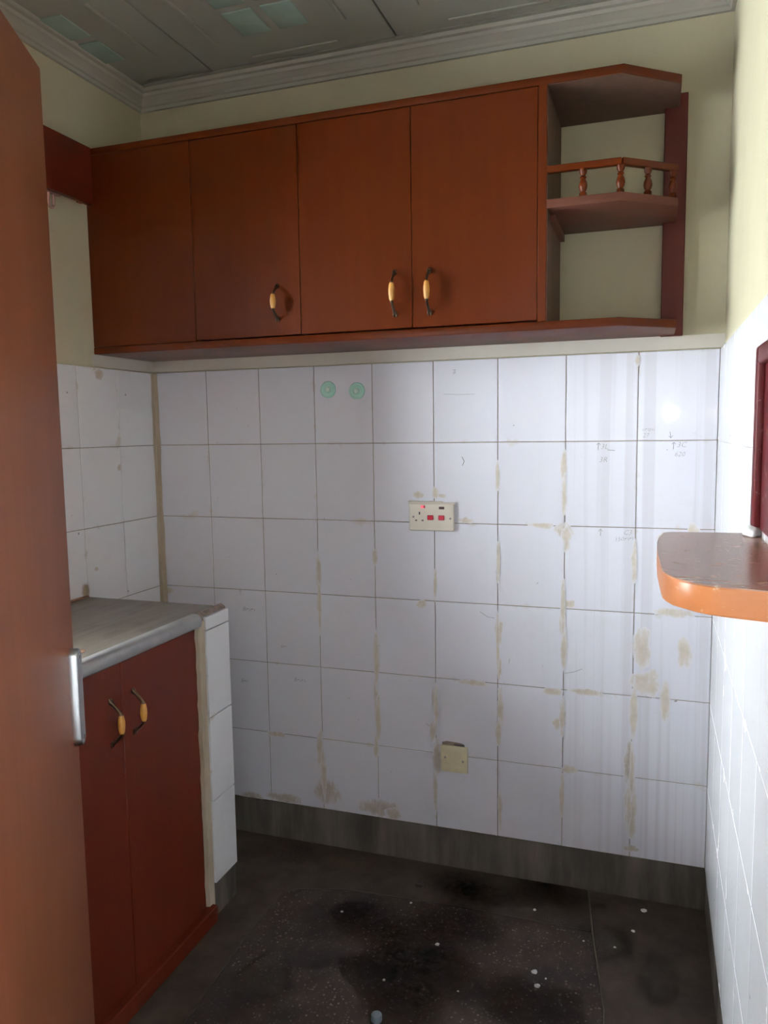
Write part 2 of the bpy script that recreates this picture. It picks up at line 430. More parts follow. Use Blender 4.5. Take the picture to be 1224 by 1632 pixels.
# --- cornice (stepped plaster mould)
CP = [(0, 2.497), (.010, 2.497), (.013, 2.506), (.018, 2.509), (.020, 2.518), (.030, 2.527), (.040, 2.531), (.043, 2.540), (.056, 2.541), (.060, ZC), (.060, ZC+.004), (0, ZC+.004)]
def cornice(name, label, fn, ln):
    bm = bmesh.new()
    n = len(CP); A = [bm.verts.new(fn(d, z, 0)) for d, z in CP]; B = [bm.verts.new(fn(d, z, 1)) for d, z in CP]
    for k in range(n): bm.faces.new((A[k], A[(k+1) % n], B[(k+1) % n], B[k]))
    bm.faces.new(A); bm.faces.new(B)
    tag(link(name, finish(bm, name, 25), None, None, M['cornice']), label, 'cornice', kind='structure')
cornice('trim_1', 'stepped off-white cornice above the wall cabinet', lambda d, z, e: (PXL+d if e == 0 else PXR-d, PYB-d, z), 0)
cornice('trim_2', 'stepped off-white cornice above the pelmet', lambda d, z, e: (PXL+d, PYB-d if e == 0 else YF+d, z), 0)
cornice('trim_3', 'stepped off-white cornice above the bright right wall', lambda d, z, e: (PXR-d, PYB-d if e == 0 else YF+d, z), 0)

# --- ceiling boards with embossed motif
bd = .61
for i in range(-1, 4):
    for j in range(0, 4):
        cx, cy = .612+(i)*bd-.0, -.37-j*bd
        xa, xb = max(cx-bd/2+.002, PXL), min(cx+bd/2-.002, PXR); ya, yb = max(cy-bd/2+.002, YF), min(cy+bd/2-.002, PYB)
        if xb-xa < .03 or yb-ya < .03: continue
        pb = box('ceiling_board', (xa, xb, ya, yb, ZC, ZC+.0125), M['ceil'], ceiling, .002)
        if j > 1: continue
        for sx in (-1, 1):
            for sy in (-1, 1):
                mx, my = cx+sx*.058, cy+sy*.076
                if mx-.045 > xa and mx+.045 < xb and my-.062 > ya:
                    box('embossed_square', (mx-.045, mx+.045, my-.062, my+.062, ZC-.004, ZC+.002), M['emboss'], ceiling, .003, 2)
        for s in (-1, 1):
            if cx-.14 > xa and cx+.14 < xb and ya < cy+s*.262 < yb:
                box('embossed_bar', (cx-.14, cx+.14, cy+s*.262-.006, cy+s*.262+.006, ZC-.004, ZC+.002), M['ceil'], ceiling, .003, 2)
            if xa < cx+s*.2 < xb:
                box('embossed_bar', (cx+s*.2-.006, cx+s*.2+.006, max(ya, cy-.16), min(yb, cy+.16), ZC-.004, ZC+.002), M['ceil'], ceiling, .003, 2)
box('ceiling_board', (PXL, PXR, -3.18, YF-.12, ZC, ZC+.0125), M['ceil'], ceiling)
box('ceiling_board', (PXL, PXR, -.063, PYB, ZC, ZC+.0125), M['ceil'], ceiling)

# --- floor panels and dividers
FX, FX2, FY = .612, 1.512, -.225
tz = [(FX, FX2, YF, FY)]
def wedge(name, pts, mat): return prism(name, pts, -.014, 0, mat, floor)
wedge('terrazzo_panel', [(.665, YF), (1.60, YF), (1.553, -.5), (1.505, FY+.02), (1.10, FY+.02), (.76, FY), (.622, FY-.045), (.588, -.30), (.586, -.52)], M['terrazzo'])
wedge('terrazzo_panel', [(1.606, YF), (PXR, YF), (PXR, .004), (1.484, .004), (1.511, FY+.02), (1.559, -.5)], M['border'])
wedge('border_panel', [(PXL, YF), (.659, YF), (.580, -.52), (.582, -.297), (.618, FY-.039), (.757, FY+.006), (1.10, FY+.026), (1.505, FY+.026), (1.478, .004), (PXL, .004)], M['border'])
wedge('terrazzo_panel', [(PXL, -3.18), (PXR, -3.18), (PXR, YF-.003), (PXL, YF-.003)], M['terrazzo'])
bm = bmesh.new(); tube_bm(bm, [(1.481, .002, .0), (1.508, FY+.022, 0), (1.556, -.5, 0), (1.603, YF, 0)], .0022, 6)
link('divider_strip', finish(bm, 'divider_strip', 60), floor, None, M['divider'])
bm = bmesh.new(); tube_bm(bm, [(1.50, FY+.023, -.002), (1.10, FY+.023, -.002), (.7585, FY+.003, -.002), (.62, FY-.042, -.002), (.585, -.2985, -.002), (.583, -.52, -.002), (.662, YF, -.002)], .0032, 6)
link('divider_strip', finish(bm, 'divider_strip', 60), floor, None, M['divdark'])

# ------------------------------------------------------------------ window in the left wall
win = empty('window_1', (PXL-.1, (WY0+WY1)/2, WZ0)); tag(win, 'bright window over the worktop, hidden behind the open door', 'window', kind='structure')
fx0, fx1 = PXL-.125, PXL-.085
boxes('window_frame', [(fx0, fx1, WY0, WY1, WZ0, WZ0+.045), (fx0, fx1, WY0, WY1, WZ1-.045, WZ1), (fx0, fx1, WY0, WY0+.045, WZ0+.045, WZ1-.045), (fx0, fx1, WY1-.045, WY1, WZ0+.045, WZ1-.045), (fx0, fx1, (WY0+WY1)/2-.02, (WY0+WY1)/2+.02, WZ0+.045, WZ1-.045)], M['win'], win)
for a, b in ((WY0+.045, (WY0+WY1)/2-.02), ((WY0+WY1)/2+.02, WY1-.045)):
    box('pane', (PXL-.107, PXL-.103, a, b, WZ0+.045, WZ1-.045), M['glass'], win)
box('window_sill', (PXL-.085, PXL+.02, WY0-.01, WY1+.01, WZ0-.008, WZ0+.012), M['tile'], win, .003)

fill_win = empty('fill_window', (PXL-.1, (PW[0]+PW[1])/2, PW[2])); tag(fill_win, 'unseen window added to fill the passage with daylight', 'window', kind='structure')  # added out of view as frontal fill through the doorway
boxes('window_frame', [(fx0, fx1, PW[0], PW[1], PW[2], PW[2]+.04), (fx0, fx1, PW[0], PW[1], PW[3]-.04, PW[3]), (fx0, fx1, PW[0], PW[0]+.04, PW[2]+.04, PW[3]-.04), (fx0, fx1, PW[1]-.04, PW[1], PW[2]+.04, PW[3]-.04)], M['win'], fill_win)  # frame of the added fill window
box('pane', (PXL-.107, PXL-.103, PW[0]+.04, PW[1]-.04, PW[2]+.04, PW[3]-.04), M['glass'], fill_win)  # pane of the added fill window

# pelmet and curtain rail
pel = empty('pelmet', (.0, -.9, 2.115)); tag(pel, 'dark red-brown wooden pelmet board on the left wall beside the wall cabinet', 'pelmet')
box('face_board', (.008, .026, -1.93, -.312, 2.108, 2.276), M['woody'], pel, .0015)
box('top_board', (PXL, .008, -1.93, -.312, 2.258, 2.276), M['woody'], pel)
box('end_board', (PXL, .008, -.330, -.312, 2.118, 2.258), M['woody'], pel)
cr = empty('curtain_rail', (-.005, -.9, 2.1)); tag(cr, 'short pinkish curtain rail hook hanging under the pelmet', 'curtain rail')
box('rail', (-.012, .002, -1.90, -.42, 2.108, 2.118), M['rail'], cr, .002)
bm = bmesh.new(); tube_bm(bm, [(-.005, -.447, 2.110), (-.005, -.447, 2.078), (-.005, -.450, 2.071), (-.005, -.457, 2.069), (-.005, -.464, 2.071), (-.005, -.467, 2.078), (-.005, -.467, 2.110)], .0042, 8)
link('rail_hook', finish(bm, 'rail_hook', 60), cr, None, M['rail'])

# ------------------------------------------------------------------ handles
def bow_handle(door, x, y, zc, outward, h=.105):
    """brass bow with an amber barrel; outward = unit vector off the door; parts of the door"""
    o = Vector(outward); B = Vector((x, y, zc))
    side = Vector((0, 0, 1)).cross(o)
    for s in (1, -1):
        bm = bmesh.new()
        P = [(0.000, .48), (.006, .44), (.016, .36), (.025, .27), (.028, .21), (.028, .18)]
        tube_bm(bm, [B+o*(d+.002)+Vector((0, 0, s*t*h)) for d, t in P], [.0062, .0042, .0036, .0036, .005, .0062], 10)
        for q in (-1, 1):    # forked foot
            tube_bm(bm, [B+o*.003+side*q*.001+Vector((0, 0, s*.43*h)), B+o*.003+side*q*.0042+Vector((0, 0, s*.50*h)), B+o*.0015+side*q*.0036+Vector((0, 0, s*.56*h))], [.003, .0028, .0016], 8)
        link('handle_arm', finish(bm, 'handle_arm', 60), door, None, M['brass'])
    bm = bmesh.new(); L = .21*h
    lathe_bm(bm, [(.0052, -L), (.0068, -L*.8), (.0082, -L*.35), (.0086, 0), (.0082, L*.35), (.0068, L*.8), (.0052, L)], 16, Matrix.Translation(B+o*.030))
    link('handle_barrel', finish(bm, 'handle_barrel', 60), door, None, M['barrel'])

# ------------------------------------------------------------------ wall cabinet
wc = empty('wall_cabinet', (.85, PYB, 1.668)); tag(wc, 'long reddish-brown wooden wall cabinet with open corner shelves', 'wall cabinet')
YC, Z0, Z1 = -.285, 1.668, 2.286
box('back_panel', (PXL, 1.36, .006, PYB, Z0, Z1), M['dark'], wc)
plan = [(PXL, PYB), (PXL, YC), (1.558, YC), (1.692, -.172), (1.692, PYB)]
prism('top_board', plan, Z1-.020, Z1, M['woodx'], wc, .0015)
prism('bottom_board', plan, Z0, Z0+.022, M['woodx'], wc, .0025)
box('side_panel', (1.355, 1.377, YC, PYB, Z0+.022, Z1-.020), M['wood'], wc, .001)
box('partition', (.686, .702, YC+.020, PYB, Z0+.022, Z1-.020), M['dark'], wc)
box('partition', (.338, .354, YC+.020, PYB, Z0+.022, Z1-.020), M['dark'], wc)
box('front_panel', (PXL, .3475, YC, YC+.018, Z0+.0225, Z1-.0205), M['wood'], wc, .001)
DO = [(.3488, .6916), (.6930, 1.0210), (1.0222, 1.3540)]
HX = [(.620, 1.785, .095), (.973, 1.787, .112), (1.070, 1.785, .112)]
for (a, b), (hx, hz, hh) in zip(DO, HX):
    d = box('door', (a, b, YC, YC+.018, Z0+.0255, Z1-.0225), M['wood'], wc, .0012)
    bow_handle(d, hx, YC, hz, (0, -1, 0), hh)
box('wall_stile', (1.655, 1.713, -.020, PYB, Z0-.002, 2.300), M['dark'], wc, .0015)
prism('top_lining', [(1.377, PYB), (1.377, YC+.004), (1.556, YC+.004), (1.688, -.170), (1.688, PYB)], Z1-.0212, Z1-.0199, M['lining'], wc)  # thin sheet, darker and greyer than the board it covers
box('side_lining', (1.3765, 1.3785, YC+.004, PYB, Z0+.022, Z1-.0212), M['lining'], wc)
sh = prism('shelf_board', [(1.377, .008), (1.377, YC), (1.558, YC), (1.690, -.176), (1.690, -.02), (1.655, .008)], 1.968, 1.990, M['inner'], wc, .002)
box('shelf_cleat', (1.377, 1.391, -.22, .006, 1.948, 1.968), M['inner'], wc)
# gallery rail
def bar_poly(name, pts, w, z0, z1, mat, parent):
    bm = bmesh.new()
    for (ax, ay), (bx, by) in zip(pts, pts[1:]):
        d = Vector((bx-ax, by-ay)).normalized(); n_ = Vector((-d.y, d.x))*w
        q = [(ax-n_.x, ay-n_.y), (bx-n_.x, by-n_.y), (bx+n_.x, by+n_.y), (ax+n_.x, ay+n_.y)]
        prism_bm(bm, q, z0, z1, .0015, 1)
    return link(name, finish(bm, name, 40), parent, None, mat)
bar_poly('gallery_rail', [(1.377, YC+.008), (1.556, YC+.008), (1.684, -.172)], .008, 2.054, 2.071, M['woodx'], wc)
prof = [(.0095, 0), (.0095, .007), (.0062, .010), (.0088, .016), (.0108, .024), (.0092, .033), (.0058, .041), (.0085, .045), (.0055, .049), (.0092, .056), (.0098, .064)]
bm = bmesh.new(); lathe_bm(bm, prof, 14); bal = finish(bm, 'baluster', 50); bal.materials.append(M['wood'])
for x, y in ((1.465, YC+.008), (1.554, YC+.010), (1.617, -.228), (1.676, -.180)):
    link('baluster', bal, wc, (x, y, 1.990))

# ------------------------------------------------------------------ counter: end wall, cabinet, worktop
PY0, PY1, PX = -.475, -.345, .449
pier = box('wall_end', (PXL, PX, PY0, PY1, -.012, .900), M['pier']); tag(pier, 'masonry end wall of the counter with white tiles on its edge', 'wall', kind='structure')
for z0, z1 in ((.105, .356), (.356, .606), (.606, .862), (.862, .903)):
    tile(pier, 'X', PX+.0105, PY0+.006, PY1, z0+.0007, z1-.0007, -1, .6)
box('pier_foot', (PXL, PX+.0025, PY0+.002, PY1+.001, -.012, .1035), M['skirt'], pier)
bm = bmesh.new()     # ragged cement joint between door frame and tiles
prev = None
for i in range(41):
    z = .03+.862*i/40; w = .007*mnoise.noise(Vector((z*23, 1.7, 4.)))+.004*mnoise.noise(Vector((z*80, .7, 1.)))
    cur = [bm.verts.new((PX-.01, PY0-.026+w, z)), bm.verts.new((PX+.004+.002*mnoise.noise(Vector((z*40, 0, 0))), PY0-.022+w, z)), bm.verts.new((PX+.006, PY0+.004, z)), bm.verts.new((PX-.01, PY0+.006, z))]
    if prev:
        for k in range(4): bm.faces.new((prev[k], prev[(k+1) % 4], cur[(k+1) % 4], cur[k]))
    else: bm.faces.new(cur)
    prev = cur
bm.faces.new(prev)
link('cement_joint', finish(bm, 'cement_joint', 60), pier, None, M['pier'])

bm = bmesh.new(); prev = None
for i in range(31):
    y = PY0-.022+(PY1-PY0+.020)*i/30; h = .006*mnoise.noise(Vector((y*70, 5, 0)))
    cur = [bm.verts.new((.436, y, .893)), bm.verts.new((.4495, y, .893)), bm.verts.new((.4492+.002*mnoise.noise(Vector((y*50, 1, 0))), y, .906+h)), bm.verts.new((.436, y, .915+h*.6))]
    if prev:
        for k in range(4): bm.faces.new((prev[k], prev[(k+1) % 4], cur[(k+1) % 4], cur[k]))
    else: bm.faces.new(cur)
    prev = cur
bm.faces.new(prev)
link('crumbled_mortar', finish(bm, 'crumbled_mortar', 30), pier, None, M['brick'])

bc = empty('base_cabinet', (.25, -1.2, 0)); tag(bc, 'red-brown base cabinet under the grey worktop on the left wall', 'base cabinet')
BY0 = YF+.004
box('carcass', (PXL+.02, .420, BY0, PY0-.002, .045, .880), M['dark'], bc)
boxes('face_frame', [(.420, .442, -.534, PY0-.024, .050, .882), (.420, .442, BY0, -.534, .8805, .882), (.420, .442, -1.16, -1.135, .050, .868)], M['base'], bc)
box('plinth', (.30, .470, BY0, PY0-.004, -.0, .050), M['base'], bc, .003)
for a, b, hy in ((-.8355, -.5350, -.796), (-1.134, -.8375, -.880), (-1.46, -1.161, -1.42), (-1.76, -1.462, -1.50)):
    d = box('door', (.434, .452, a, b, .053, .8795), M['base'], bc, .0012)
    bow_handle(d, .452, hy, .744, (1, 0, 0), .105)

wt = empty('worktop', (.2, -1.1, .882)); tag(wt, 'stained grey worktop with pale rounded front edge', 'worktop')
bm = bmesh.new()
box_bm(bm, PXL+.012, .438, BY0, -.388, .884, .9175, .003, 2)
link('slab', finish(bm, 'slab', 40), wt, None, M['top'])
bm = bmesh.new()
npf = [(.438, .882), (.462, .882), (.467, .887), (.468, .902), (.465, .911), (.458, .9165), (.448, .918), (.438, .918)]
A = [bm.verts.new((x, BY0, z)) for x, z in npf]; B = [bm.verts.new((x, -.503, z)) for x, z in npf]
for k in range(len(npf)): bm.faces.new((A[k], A[(k+1) % len(npf)], B[(k+1) % len(npf)], B[k]))
bm.faces.new(A); bm.faces.new(B)
link('front_edge', finish(bm, 'front_edge', 50), wt, None, M['nosing'])
p0 = pix(121, 1039, 'Z', .918)
bm = bmesh.new(); lathe_bm(bm, [(.020, 0), (.0205, .0012), (.016, .0018), (.013, .0006), (0, .0004)], 24, Matrix.Translation((p0.x, p0.y, .9172)))
link('rust_ring', finish(bm, 'rust_ring', 50), wt, None, M['rust'])
box('sealant_strip', (XL, XL+.010, -1.6, -.392, .9165, .923), M['rust'], wt, .002)

# ------------------------------------------------------------------ door leaf at the left
P_far = Vector((.660, -1.224)); dirn = Vector((.443, -.897)).normalized(); nrm = Vector((.897, .443))   # nrm: side turned to the room's right
L = .80
door = empty('door_1', (P_far.x+dirn.x*L, P_far.y+dirn.y*L, .005)); tag(door, 'plain reddish-brown door leaf standing open on the left', 'door', kind='structure')
def dpt(s, t): q = P_far+dirn*s+nrm*t; return (q.x, q.y)
bm = bmesh.new()
T = -.040
quad = [dpt(0, 0), dpt(0, T), dpt(L, T), dpt(L, 0)]
vs0 = [bm.verts.new((x, y, .006)) for x, y in quad]; vs1 = [bm.verts.new((x, y, 2.030)) for x, y in quad]
fs = [bm.faces.new(vs0), bm.faces.new(vs1)]
for k in range(4): fs.append(bm.faces.new((vs0[k], vs0[(k+1) % 4], vs1[(k+1) % 4], vs1[k])))
bmesh.ops.recalc_face_normals(bm, faces=bm.faces)
bmesh.ops.bevel(bm, geom=list(bm.edges), offset=.003, segments=2, affect='EDGES', profile=.5)
link('leaf', finish(bm, 'leaf', 40), door, None, M['door'])
# chrome plate by the free edge
bm = bmesh.new()
def plate_pts(w, h, k=8):
    pts = []
    for i in range(k+1): a = math.pi*i/k; pts.append((w*math.cos(a), h-w+w*math.sin(a)))
    for i in range(k+1): a = math.pi+math.pi*i/k; pts.append((w*math.cos(a), -(h-w)+w*math.sin(a)))
    return pts
lay = []
for w, h, t in ((.0165, .089, 0), (.0165, .089, .012), (.0145, .087, .0145)):
    lay.append([bm.verts.new((*dpt(.022+a, t), .952+b)) for a, b in plate_pts(w, h)])
for A, B in zip(lay, lay[1:]):
    for k in range(len(A)): bm.faces.new((A[k], A[(k+1) % len(A)], B[(k+1) % len(A)], B[k]))
bm.faces.new(lay[0]); bm.faces.new(lay[-1])
esc = link('chrome_plate', finish(bm, 'chrome_plate', 40), door, None, M['chrome'])
for dz in (.074, -.074):
    x, y = dpt(.022, .0140)
    Mx = Matrix.Translation((x, y, .952+dz)) @ Vector((0, 0, 1)).rotation_difference(Vector((nrm.x, nrm.y, 0))).to_matrix().to_4x4()
    bm = bmesh.new(); lathe_bm(bm, [(.0045, 0), (.0045, .0012), (.003, .002), (0, .0022)], 12, Mx)
    link('screw', finish(bm, 'screw', 40), esc, None, M['steel'])

# ------------------------------------------------------------------ serving hatch on the right wall
hf = empty('serving_hatch', (XR, (HY0+HY1)/2, HZ0)); tag(hf, 'dark red wooden hatch frame standing on the ledge at the right wall', 'hatch')
fx0, fx1 = XR-.014, XR+.002
box('post', (fx0, fx1, HY1-.030, HY1, HZ0+.012, HZ1), M['frame'], hf, .006, 3)
box('post', (fx0, fx1, HY0, HY0+.030, HZ0+.012, HZ1), M['frame'], hf, .006, 3)
box('head_rail', (fx0, fx1, HY0+.030, HY1-.030, HZ1-.030, HZ1), M['frame'], hf, .006, 3)
box('shutter', (fx0+.012, fx1, HY0+.030, HY1-.030, HZ0+.012, HZ1-.030), M['frame'], hf)
lg = empty('hatch_ledge', (XR, -1.3, 1.2)); tag(lg, 'worn orange-brown wooden ledge with a rounded corner on the right wall', 'ledge')
pts = [(XR-.001, -.912), (1.676, -.924), (1.663, -.936), (1.654, -1.00), (1.651, -1.06)]
pts += [(1.6515, -1.16), (1.654, -1.24)]
for i in range(1, 9):
    a = math.pi+math.pi/2*i/8
    pts.append((1.735+.080*math.cos(a), -1.285+.118*math.sin(a)))
pts += [(1.765, -1.412), (XR-.001, -1.425)]
pts = pts[:-1]+[(XR-.001, -1.43), ]
prism('board_top', pts[::-1][::-1], 1.2365, 1.238, M['ledge'], lg)
prism('board_edge', pts, 1.203, 1.2365, M['ledge_edge'], lg, .003)
bm = bmesh.new()
bmesh.ops.create_icosphere(bm, subdivisions=3, radius=1)
for v in bm.verts:
    k = 1+.28*mnoise.noise(v.co*1.9+Vector((3, 1, 2)))
    v.co = Vector((v.co.x*.014*k+XR-.012, v.co.y*.030*k+HY1-.020, max(v.co.z, -.4)*.012*k+1.2435))
so = link('sealant_lump', finish(bm, 'sealant_lump', 80), None, None, M['sealant']); tag(so, 'white sealant lump at the foot of the hatch frame', 'sealant')

# ------------------------------------------------------------------ electrical plates
def flat_on_back(bm, x0, x1, z0, z1, y0, y1, bev=0): box_bm(bm, x0, x1, y0, y1, z0, z1, bev, 2)
so = empty('wall_socket', (.994, 0, 1.146)); tag(so, 'ivory cooker socket plate with two red switches on the tiled wall', 'socket')
sx0, sx1, sz0, sz1 = .921, 1.066, 1.104, 1.190
box('plate', (sx0, sx1, -.0125, .000, sz0, sz1), M['plastic'], so, .004, 3)
def disc(name, x, z, y, r, dep, mat, parent, n=16):
    bm = bmesh.new(); lathe_bm(bm, [(r, 0), (r, dep*.7), (r*.8, dep), (0, dep)], n, Matrix.Translation((x, y, z)) @ Matrix.Rotation(math.pi/2, 4, 'X'))
    return link(name, finish(bm, name, 40), parent, None, mat)
for x in (.991, 1.0265):
    box('switch_rocker', (x-.0095, x+.0095, -.0165, -.0115, 1.1385, 1.1535), M['red'], so, .0015)
box('neon', (.9600, .9690, -.0140, -.0115, 1.1755, 1.1835), M['neon'], so, .001)
box('neon', (.9690, .9740, -.0140, -.0115, 1.1755, 1.1835), M['red'], so, .001)
box('neon', (1.0185, 1.0355, -.0140, -.0115, 1.1725, 1.1805), M['neon_off'], so, .001)
box('pin_hole', (.9535, .9575, -.0130, -.0115, 1.1545, 1.1635), M['black'], so)
for x in (.9445, .9655): box('pin_hole', (x-.003, x+.003, -.0130, -.0115, 1.1345, 1.1385), M['black'], so)
disc('screw', .9355, 1.1475, -.0118, .0033, .0014, M['steel'], so); disc('screw', 1.0545, 1.1440, -.0118, .0033, .0014, M['steel'], so)
# cracked plaster collar over the socket
_layer = [0]
def blob_smear(parent, px_, py_, rx, ry, plane='Y', v=-.0008, name='grout_smear', mat=None, seed=0, n=22):
    _layer[0] += 1                       # a hair apart, so that overlapping films never share a plane
    v += {'Y': -1, 'X': 1, 'Z': 1}[plane]*_layer[0]*9e-6
    c = pix(px_, py_, plane, v); ax = pix(px_+rx, py_, plane, v)-c; az = pix(px_, py_+ry, plane, v)-c
    rxm = ax.length; rzm = az.length
    bm = bmesh.new(); vals = []
    def V(a, b, f):
        q = Vector((c.x+a, v, max(c.z+b, ZS+.0005))) if plane == 'Y' else Vector((v, c.y+a, c.z+b)) if plane == 'X' else Vector((c.x+a, c.y+b, v))
        vals.append(f); return bm.verts.new(q)
    ctr = V(0, 0, .62); rings = []
    for fr, fv in ((.4, .6), (.75, .38), (1.08, 0.)):
        ring = []
        for k in range(n):
            a = 2*math.pi*k/n
            w = fr*(1+.30*mnoise.noise(Vector((math.cos(a)*1.4+seed, math.sin(a)*1.4, seed*.7)))+.12*mnoise.noise(Vector((math.cos(a)*5+seed, math.sin(a)*5, 0))))
            ring.append(V(rxm*w*math.cos(a), rzm*w*math.sin(a), fv))
        rings.append(ring)
    for k in range(n): bm.faces.new((ctr, rings[0][k], rings[0][(k+1) % n]))
    for A, B in zip(rings, rings[1:]):
        for k in range(n): bm.faces.new((A[k], B[k], B[(k+1) % n], A[(k+1) % n]))
    me = finish(bm, name); at = me.attributes.new('fade', 'FLOAT', 'POINT')
    at.data.foreach_set('value', vals)
    return link(name, me, parent, None, mat or M['smear'])
bm = bmesh.new()
prev = None
for i in range(25):
    x = .918+.150*i/24; h = .007+.004*mnoise.noise(Vector((x*60, 2, 0)))-.004*(i > 17)
    cur = [bm.verts.new((x, .0, sz1-.003)), bm.verts.new((x, -.0095, sz1-.003)), bm.verts.new((x, -.0075, sz1+h*.5)), bm.verts.new((x, -.001, sz1+h))]
    if prev:
        for k in range(3): bm.faces.new((prev[k], prev[k+1], cur[k+1], cur[k]))
    prev = cur
link('cement_collar', finish(bm, 'cement_collar', 60), wall_back, None, M['plastic'])

bp_ = empty('blank_plate', (1.06, 0, .37)); tag(bp_, 'yellowed square blanking plate low on the tiled wall', 'blank plate')
pl = box('plate', (1.018, 1.105, -.010, 0, .326, .412), M['plastic_old'], bp_, .0018, 2)
disc('screw', 1.0325, .3735, -.0095, .0036, .0014, M['steel'], bp_); disc('screw', 1.0905, .3655, -.0095, .0036, .0014, M['steel'], bp_)
# chipped hole in the tiles over the plate
bm = bmesh.new(); hp = [(1.020, .408), (1.096, .404), (1.094, .416), (1.086, .421), (1.062, .423), (1.035, .424), (1.021, .420)]
vv = [bm.verts.new((x, -.0012, z)) for x, z in hp]; vb = [bm.verts.new((x, .004, z)) for x, z in hp]
bm.faces.new(vv); bm.faces.new(vb)
for k in range(len(hp)): bm.faces.new((vv[k], vv[(k+1) % len(hp)], vb[(k+1) % len(hp)], vb[k]))
link('chipped_hole', finish(bm, 'chipped_hole'), wall_back, None, M['brick'])
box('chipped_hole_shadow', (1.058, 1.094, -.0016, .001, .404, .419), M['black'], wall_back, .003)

# two pale green hook discs
for x, z, which in ((.650, 1.5515, 'pale green hook disc on the top tiles, the one nearer the worktop corner'), (.749, 1.5445, 'pale green hook disc on the top tiles, the one nearer the wall socket')):
    hk = empty('hook_disc', (x, 0, z)); tag(hk, which, 'hook', 'pale green hook discs')
    Mx = Matrix.Translation((x, 0, z)) @ Matrix.Rotation(math.pi/2, 4, 'X')
    bm = bmesh.new(); lathe_bm(bm, [(.0270, -.0008), (.0270, .0016), (.0245, .0030), (.0185, .0024), (.0155, .0036), (.010, .0036), (.008, .0028)], 32, Mx)
    link('disc', finish(bm, 'disc', 35), hk, None, M['green'])
    bm = bmesh.new(); lathe_bm(bm, [(.0085, .0015), (.0085, .0052), (.006, .0064), (0, .0068)], 20, Mx)
    link('centre_cap', finish(bm, 'centre_cap', 35), hk, None, M['green_c'])

# ------------------------------------------------------------------ cement smears and pencil notes on the tiles
SM = [(899, 745, 7, 30), (898, 845, 20, 12), (903, 858, 9, 24), (899, 790, 5, 40), (793, 760, 4, 28), (597, 888, 5, 15), (865, 838, 24, 6), (742, 829, 14, 6), (667, 789, 10, 8), (693, 786, 6, 11), (704, 790, 8, 4),
      (1022, 1035, 20, 42), (1030, 1088, 28, 22), (1010, 1135, 8, 55), (1003, 1215, 11, 45), (1005, 1290, 12, 55), (1004, 1352, 16, 6), (1075, 977, 42, 8), (1068, 857, 30, 9), (907, 962, 13, 8), (897, 990, 7, 30),
      (795, 1008, 7, 26), (797, 1130, 6, 42), (796, 1065, 4, 22), (889, 1153, 9, 11), (906, 1226, 15, 9), (880, 1102, 22, 7), (935, 1103, 30, 6), (602, 1288, 38, 18), (628, 1297, 16, 12), (520, 1262, 26, 22), (515, 1225, 6, 34), (455, 1272, 34, 9), (400, 1268, 22, 7),
      (600, 1190, 5, 22), (510, 1195, 6, 40), (267, 941, 14, 7), (508, 965, 4, 18), (672, 963, 10, 8), (755, 1088, 26, 6), (1090, 1040, 14, 30), (1060, 1120, 10, 40), (1105, 845, 10, 14), (440, 1170, 18, 5), (896, 1270, 5, 40), (797, 1290, 4, 40), (1017, 575, 5, 10), (693, 1115, 5, 26), (690, 1165, 6, 22)]
for i, s in enumerate(SM): blob_smear(wall_back, *s, seed=i*1.37, mat=M['smear_brown'] if s[1] > 1255 and s[0] < 700 or s[0] in (1004, 1003) else None)
for c in range(3, 9):          # tan residue down the upright joints
    for k in range(3):
        zc = random.uniform(.25, 1.35); c0 = Vector((c*TW, 0, zc)) - CAM
        d = c0.dot(_fw); sx_, sy_ = W_PX/2+F_PX*c0.dot(_r)/d, H_PX/2-F_PX*c0.dot(_u)/d
        blob_smear(wall_back, sx_+random.uniform(-2, 2), sy_, random.uniform(3, 6), random.uniform(25, 60), seed=c*7.1+k*1.9)
blob_smear(wall_back, 697, 1208, 8, 34, seed=5.5, mat=M['smear_brown'])
for i, s in enumerate([(137, 940, 8, 14), (158, 597, 8, 9), (190, 745, 4, 6), (154, 907, 4, 4)]):
    blob_smear(wall_left, *s, plane='X', v=XL+.0012, seed=20+i)
bm = bmesh.new()      # lump of cement where the worktop meets the left wall tiles
bmesh.ops.create_icosphere(bm, subdivisions=3, radius=1)
lp = pix(137, 945, 'X', XL)
for v in bm.verts:
    k = 1+.35*mnoise.noise(v.co*1.6+Vector((7, 1, 2)))
    v.co = Vector((lp.x+v.co.x*.006*k, lp.y+v.co.y*.014*k, lp.z+.006+v.co.z*.024*k))
link('cement_lump', finish(bm, 'cement_lump', 80), wall_left, None, M['pier'])

def note(txt, px_, py_, size_px, ang=0.):
    c = pix(px_, py_, 'Y', -.0012); s = (pix(px_, py_-size_px, 'Y', -.0012)-c).length
    cu = bpy.data.curves.new('pencil_note', 'FONT'); cu.body = txt; cu.size = s*1.35; cu.shear = .25; cu.align_x = 'CENTER'; cu.align_y = 'CENTER'; cu.offset = -.0006*s/.02
    cu.extrude = .0001; cu.resolution_u = 2
    t = bpy.data.objects.new('tmp', cu); COL.objects.link(t)
    dg = bpy.context.evaluated_depsgraph_get(); me = bpy.data.meshes.new_from_object(t.evaluated_get(dg))
    bpy.data.objects.remove(t); me.name = 'pencil_note'
    o = link('pencil_note', me, wall_back, c); me.materials.clear(); me.materials.append(M['pencil'])
    o.rotation_euler = (math.pi/2, ang, 0)
    return o
def stroke(segs, r=.0007):
    bm = bmesh.new()
    for sg in segs: tube_bm(bm, [pix(x, y, 'Y', -.0005) for x, y in sg], r, 5)
    return link('pencil_mark', finish(bm, 'pencil_mark'), wall_back, None, M['pencil'])
